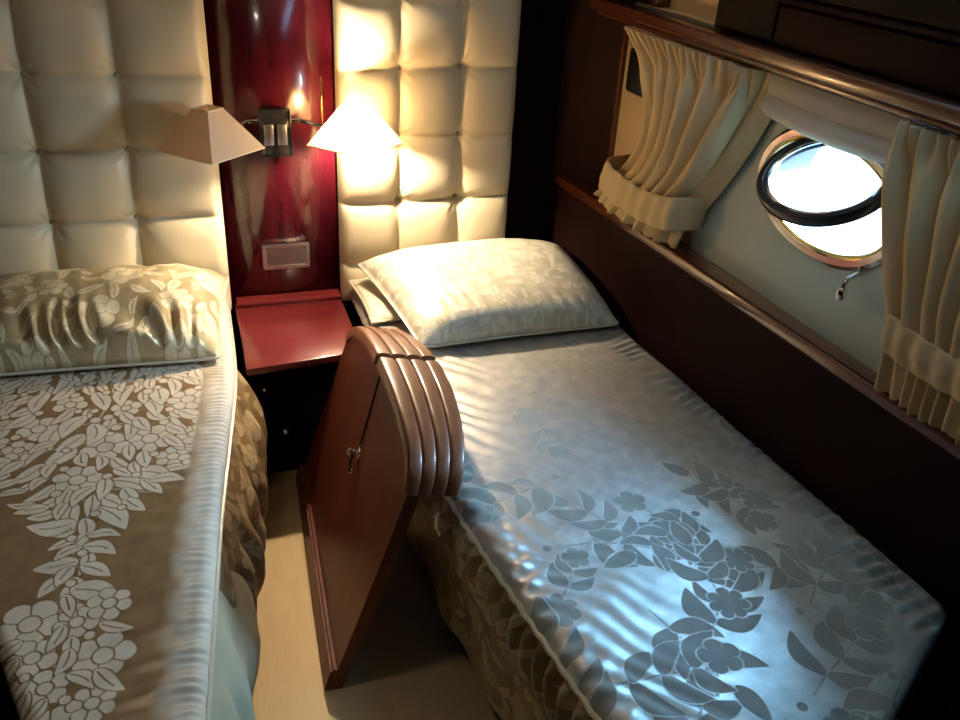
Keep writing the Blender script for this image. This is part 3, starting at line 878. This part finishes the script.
edge_light_mask = smoothstep(.060, .075, dE)          # unused mask for the painted light on the aisle edge
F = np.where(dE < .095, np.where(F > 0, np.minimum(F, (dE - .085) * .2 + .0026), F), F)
F = np.maximum(F, np.clip(.0018 - (dE - .040) * .055 + .0010 * fbm(X, Y, 41, 26), -.02, .01))  # paler weave paints in the light on the rounded aisle edge
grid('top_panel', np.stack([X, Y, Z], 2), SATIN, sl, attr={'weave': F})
# piping on the aisle edge
yy = np.linspace(2.52, .57, 120)
xx = lerp_poly(LRs, yy)[0]
tube('piping', [(float(x) + .001, float(q), ZM - .026 + .0012 * math.sin(q * 260)) for x, q in zip(xx, yy)], .0055, PIPING, sl, 8)
# band just below the piping, then the brown drape and the pale sheet
def hang(name, L, ya, yb, z0, z1, out, mat, parent, amp, freq, seed, rows=70, cols=260, side=1, design=None, inset=0.0, lower=None):
    t = np.linspace(0, 1, rows)[:, None]; q = np.linspace(ya, yb, cols)[None, :]
    x = lerp_poly(L, q)[0] + 0 * t
    zb = z1 if lower is None else lower(q)
    z = z0 + (zb - z0) * t + 0 * q
    prof = out(t, q)
    w = amp * np.sin(2 * np.pi * q * freq + 5 * fbm(q * 2, t * .8, seed) + 1.5 * t) * smoothstep(0, .35, t)
    w = w + amp * .8 * fbm(q * 9, t * 3.0, seed + 2) * smoothstep(0, .2, t) + amp * .5 * fbm(q * 22, t * 6, seed + 4) * smoothstep(0, .15, t)
    xx = x + side * (prof + w - inset)
    att = {}
    if design is not None: att['weave'] = design.field(q + 0 * t, t * abs(z1 - z0) + 0 * q)
    return grid(name, np.stack([xx, q + .004 * fbm(q * 8, t * 4, seed + 6), z], 2), mat, parent, attr=att or None)
DD = allover(1.2, 2.6, -.05, .5, 4)
hang('side_drape', LRs, 2.155, 1.30, ZM - .030, .045, lambda t, q: -.004 + .062 * np.sin(np.pi * np.clip(t * 1.05, 0, 1)) ** .8 * smoothstep(1.22, 1.55, q), DRAPE, sl, .012, 7.5, 2.0, design=DD, lower=lambda q: .045 + .10 * smoothstep(1.6, 1.30, q))
hang('under_sheet', LRs, 1.50, .58, ZM - .032, .02, lambda t, q: -.012 + .060 * np.sin(np.pi * t) ** .8 , MINT, sl, .010, 5.5, 6.0)

# right spread -------------------------------------------------------------------
sr_ = thing('bedspread', (.85, 1.5, ZM), 'silvery satin spread with leaf pattern on the right bed, blue in the daylight', 'bedspread')
rows, cols = 640, 270
t = np.linspace(0, 1, rows)[:, None]; s = np.linspace(0, 1, cols)[None, :]
def foot_y(x): return np.interp(x, [.60, 1.010, 1.292], [.43, .690, .872])
yl = 2.535 + (.44 - 2.535) * t; yr = 2.535 + (.872 - 2.535) * t
xl = lerp_poly(RLs, yl)[0]; xr = lerp_poly(RR, yr)[0]
X = xl + (xr - xl) * s; Y = yl + (yr - yl) * s
wdt = xr - xl
dA = s * wdt; dH = (1 - s) * wdt; dF = (1 - t) * (2.535 - foot_y(X))
Z = ZM + .004 * fbm(X, Y, 1.3, 5) + .0018 * fbm(X, Y, 4.3, 16)
roll = lambda d, r, h: h * (1 - np.sqrt(np.clip(1 - (1 - np.clip(d / r, 0, 1)) ** 2, 0, 1)))
Z = Z - roll(dA, .040, .03) - roll(dH, .03, .015) - roll(dF, .03, .02)
gath = np.sin(2 * np.pi * (Y - .55 * dA) / .046 + 5 * fbm(X, Y, 8, 4)) 
Z = Z + .0014 * gath * (.6 + .9 * fbm(X, Y, 31, 7)) * smoothstep(.10, .03, dA) * smoothstep(1.75, 1.3, Y) + .002 * np.sin(2 * np.pi * Y / .05 + 4 * fbm(X, Y, 2, 5)) * smoothstep(.10, .0, dA)
Z = Z + .0075 * np.sin(2 * np.pi * (Y + .35 * dH) / .034 + 7 * fbm(X, Y, 6, 5)) * (.5 + fbm(X, Y, 16, 8)) * smoothstep(.115, .05, dH) * smoothstep(-.005, .02, dH)
Z = Z + .0016 * np.sin(2 * np.pi * (X * .7 + Y * .7) / .045 + 6 * fbm(X, Y, 12, 6)) * smoothstep(.3, .1, dA)
# short diagonal puckers near the middle
Z = Z + .0022 * np.maximum(0, fbm(X * 9 + Y * 9, (X - Y) * 38, 3.0)) * np.exp(-((X - .70) / .13) ** 2 - ((Y - 1.32) / .22) ** 2)
DR = Design(plain=True)
rr = random.Random(44); placed = []
for k in range(4000):
    u = rr.uniform(.50, 1.32); v = rr.uniform(.45, 2.05)
    need = .132 if v < 1.45 else .30
    if all((a - u) ** 2 + (b - v) ** 2 > need ** 2 for a, b in placed):
        placed.append((u, v)); a = rr.uniform(0, 6.28); q = rr.random()
        if q < .34: DR.m.append(('f', u, v, a, rr.uniform(.034, .046), rr.choice((5, 6, 7))))
        DR.sprig(u + .02 * math.cos(a), v + .02 * math.sin(a), a, 2 if q < .34 else 3, rr.uniform(.070, .098), 200 + k)
        if q > .7: DR.m.append(('b', u - .02, v, 0, .012))
grid('top_panel', np.stack([X, Y, Z], 2), SATIN_R, sr_, attr={'weave': DR.field(X, Y)}, flip=False)
# aisle-side drape of the right spread with gathered heading
rows, cols = 90, 420
DH = allover(.3, 2.6, -.05, .6, 14)
t = np.linspace(0, 1, rows)[:, None]; q = np.linspace(2.15, .46, cols)[None, :]
x = lerp_poly(RLs, q)[0] + 0 * t
z = ZM - .029 + (.11 - ZM + .029) * t + 0 * q
g = np.sin(2 * np.pi * (q + .10 * t) / .046 + 5 * fbm(q * 3, t * 0, 8))
w = .015 * g * (.25 + .75 * smoothstep(1.40, 1.30, q)) * smoothstep(0, .06, t) * smoothstep(.45, .08, t) + .006 * fbm(q * 10, t * 3, 3) * smoothstep(0, .2, t) + .009 * np.sin(2 * np.pi * q * 4.2 + 3 * fbm(q * 2, t, 4)) * smoothstep(.1, .8, t)
xx = x - .002 - .018 * np.sin(np.pi * np.clip(t * 2.2, 0, 1)) - w + .015 * t
grid('side_drape', np.stack([xx, q + .0 * t, z], 2), DRAPE, sr_, attr={'weave': DH.field(q + 0 * t, t * .42 + 0 * q)}, flip=True)
# gathered seam cord along the aisle edge and along the hull edge
yy = np.linspace(2.1, .47, 260); xx = lerp_poly(RLs, yy)[0]
tube('piping', [(float(a) - .001 + .0012 * math.sin(b * 136), float(b), ZM - .029 + .0015 * math.sin(b * 136 + 1)) for a, b in zip(xx, yy)], [.0058 + .0024 * noise.noise(Vector((b * 26, 0, 0))) for b in yy], SHEET, sr_, 8)
# foot end hang
t = np.linspace(0, 1, 40)[:, None]; s = np.linspace(0, 1, 160)[None, :]
fx = np.interp(s, [0, .5, 1], [.60, 1.010, 1.285]); fy = np.interp(s, [0, .5, 1], [.44, .694, .868])
nx_, ny_ = .53, -.85
wv = .006 * np.sin(2 * np.pi * s * 9) * t
grid('foot_drape', np.stack([fx + nx_ * wv + 0 * t, fy + ny_ * wv + 0 * t, ZM - .021 - .35 * t + 0 * s], 2), DRAPE, sr_, attr={'weave': DH.field(s * .8 + .5 + 0 * t, t * .4 + 0 * s)})

# ------------------------------------------------------------------ pillows
def pillow(corners, thick, mat, label, seed, design, wr=.004, rows=110, cols=150, flange=.018, group=None, front_puff=0.0):
    """corners: FL, FR, BR, BL as (x, y, z) of the underside; closed lens with pulled corners"""
    FL, FR, BR, BL = [np.array(c) for c in corners]
    u = np.linspace(0, 1, cols)[None, :, None]; v = np.linspace(0, 1, rows)[:, None, None]
    P = (FL * (1 - u) + FR * u) * (1 - v) + (BL * (1 - u) + BR * u) * v
    U = u[..., 0]; V = v[..., 0]
    a = np.abs(2 * U - 1); b = np.abs(2 * V - 1)
    pinch = .028 * ((1 - a ** 2) * b ** 6)          # sides drawn in between the corners
    cen = P.mean(axis=(0, 1))
    ctr = (FL + FR + BR + BL) / 4
    d = P - ctr
    P = P - d * (pinch[..., None] * 1.4) - d * ((.028 * (1 - b ** 2) * a ** 6)[..., None] * 1.0)
    h = ((1 - a ** 3.4) * (1 - b ** 3.0)) ** .52
    h = h * (1 + .12 * fbm(U * 2.2, V * 1.8, seed))
    wid = np.linalg.norm(FR - FL); dep = np.linalg.norm(BL - FL)
    xw = U * wid; yw = V * dep
    edge = np.minimum(1 - a, 1 - b)
    wr1 = wr * fbm(xw * 14, yw * 9, seed + 1) + wr * .6 * fbm(xw * 30, yw * 18, seed + 2)
    puck = wr * 2.2 * np.clip(.35 + 1.3 * fbm(xw * 5, yw * 7, seed + 8), 0, 1.2) * np.sin(2 * np.pi * (xw + .35 * yw) / .062 + 7 * fbm(xw * 7, yw * 6, seed + 3)) * smoothstep(.45, .1, V) * smoothstep(0, .06, V)
    top = P.copy(); top[..., 2] += thick * h * (1 + 0 * front_puff) + (wr1 + puck) * smoothstep(0, .12, edge)
    # bulge the front face forward
    fy = front_puff * np.exp(-((V - .10) / .10) ** 2) * (1 - a ** 4)
    top[..., 1] -= fy
    F = design.field(xw + 0 * V, yw + 0 * U)
    bot = P.copy(); bot[..., 2] -= .004 * h
    n, m = rows, cols
    me = bpy.data.meshes.new('pillow')
    V3 = np.concatenate([top.reshape(-1, 3), bot.reshape(-1, 3)]); idx = np.arange(n * m).reshape(n, m)
    q = np.stack([idx[:-1, :-1].ravel(), idx[:-1, 1:].ravel(), idx[1:, 1:].ravel(), idx[1:, :-1].ravel()], 1)
    ring = np.concatenate([idx[0, :], idx[1:, -1], idx[-1, -2::-1], idx[-2:0:-1, 0]])
    r2 = np.roll(ring, -1); o = n * m
    sidef = np.stack([ring, ring + o, r2 + o, r2], 1)
    me.from_pydata(V3.tolist(), [], np.vstack([q, q[:, ::-1] + o, sidef]).tolist())
    at = me.attributes.new('weave', 'FLOAT', 'POINT'); at.data.foreach_set('value', np.concatenate([F.ravel(), F.ravel()]).astype(np.float32))
    root = thing('pillow', (float(ctr[0]), float(ctr[1]), float(min(FL[2], FR[2]))), label, 'pillow', group)
    link('pillow_body', me, mat, root)
    # sewn seam round the rim
    rim = [tuple(V3[i] - np.array((0, 0, .001))) for i in ring[::3]]
    tube('seam_piping', rim, .0042, PIPING, root, 7, closed=True)
    return root
DP = allover(0, .9, 0, .6, 21, flower=(.035, .055), leafs=(.045, .075))
DP2 = allover(0, .9, 0, .6, 23, flower=(.02, .035), leafs=(.03, .055))
ZT = ZM + .012
pillow([(-.62, 2.155, ZT + .008), (.030, 2.120, ZT + .006), (.085, 2.535, ZT + .052), (-.62, 2.54, ZT + .052)], .118, PILLOW_L, 'plump gold floral pillow at the head of the left bed', 3.0, DP, wr=.006, front_puff=.03)
pillow([(.560, 2.050, ZT + .012), (1.170, 2.070, ZT + .008), (1.150, 2.500, ZT + .080), (.470, 2.480, ZT + .085)], .105, PILLOW_R, 'ivory floral pillow on top at the head of the right bed', 6.0, DP2, wr=.0022, front_puff=.015)
pillow([(.462, 2.235, ZT + .004), (1.06, 2.29, ZT + .004), (1.06, 2.535, ZT + .006), (.450, 2.535, ZT + .006)], .038, SHEET, 'flatter cream pillow peeking out beneath the ivory floral pillow', 9.0, DP2, wr=.003)

# ------------------------------------------------------------------ dark blocks added at the outer ends
lo = thing('low_dark_block', (-.65, 1.0, 0), 'near-black block standing for the shadowed floor beside the left bed', 'cabinet')  # added block, near-black in place of floor lying in shadow
prism('body', [(-1.13, .30), (-.40, .30), (-.425, 1.0), (-.50, 1.25), (-.78, 1.80), (-1.13, 1.80)], .001, .40, BLACKWOOD, lo, .004)
prism('top', [(-1.13, .29), (-.37, .29), (-.395, 1.0), (-.465, 1.25), (-.765, 1.80), (-1.13, 1.80)], .401, .425, BLACKWOOD, lo, .004)
lo = thing('low_dark_block', (1.1, .4, 0), 'near-black block added past the foot of the right bed', 'cabinet')  # second added block, near-black like the left one
prism('body', [(.82, .05), (.82, .48), (1.285, .79), (1.29, .79), (1.33, .05)], .001, .36, BLACKWOOD, lo, .004)
prism('top', [(.80, .04), (.80, .475), (1.283, .80), (1.287, .80), (1.335, .04)], .361, .385, BLACKWOOD, lo, .004)

# ------------------------------------------------------------------ light
w = bpy.data.worlds.new('sky'); SC.world = w; w.use_nodes = True
nt = w.node_tree; bg = nt.nodes['Background']
bg.inputs['Color'].default_value = (.72, .88, 1.0, 1); bg.inputs['Strength'].default_value = 5.0
# bright sky outside the porthole, shining down through it
def sky_patch(name, loc, aim, sx, sy, watts, col):
    l = bpy.data.lights.new(name, 'AREA'); l.shape = 'RECTANGLE'; l.size = sx; l.size_y = sy; l.energy = watts; l.color = col
    o = bpy.data.objects.new(name, l); COL.objects.link(o)
    o.location = loc; o.rotation_euler = (Vector(aim) - Vector(loc)).to_track_quat('-Z', 'Y').to_euler()
sky_patch('sky_daylight', (1.86, 1.70, 1.89), (1.33, 1.49, 1.12), 1.6, 1.05, 800, (.20, .55, 1.0))
sky_patch('horizon_daylight', (1.72, 1.46, 1.20), (1.33, 1.49, 1.12), .5, .22, 58, (.62, .84, 1.0))
# unseen fill light added just under the ceiling
al = bpy.data.lights.new('ceiling_fill', 'AREA'); al.shape = 'DISK'; al.size = .16; al.energy = 2.0; al.color = (1, .86, .70)
ao = bpy.data.objects.new('ceiling_fill', al); COL.objects.link(ao); ao.location = (-.2, 1.15, 2.0)

SC.view_settings.view_transform = 'Standard'; SC.view_settings.look = 'None'
SC.view_settings.exposure = 0.0; SC.view_settings.gamma = 1.0; SC.view_settings.use_curve_mapping = False
SC.cycles.use_denoising = True
SC.cycles.max_bounces = 8
SC.cycles.sample_clamp_indirect = 6.0
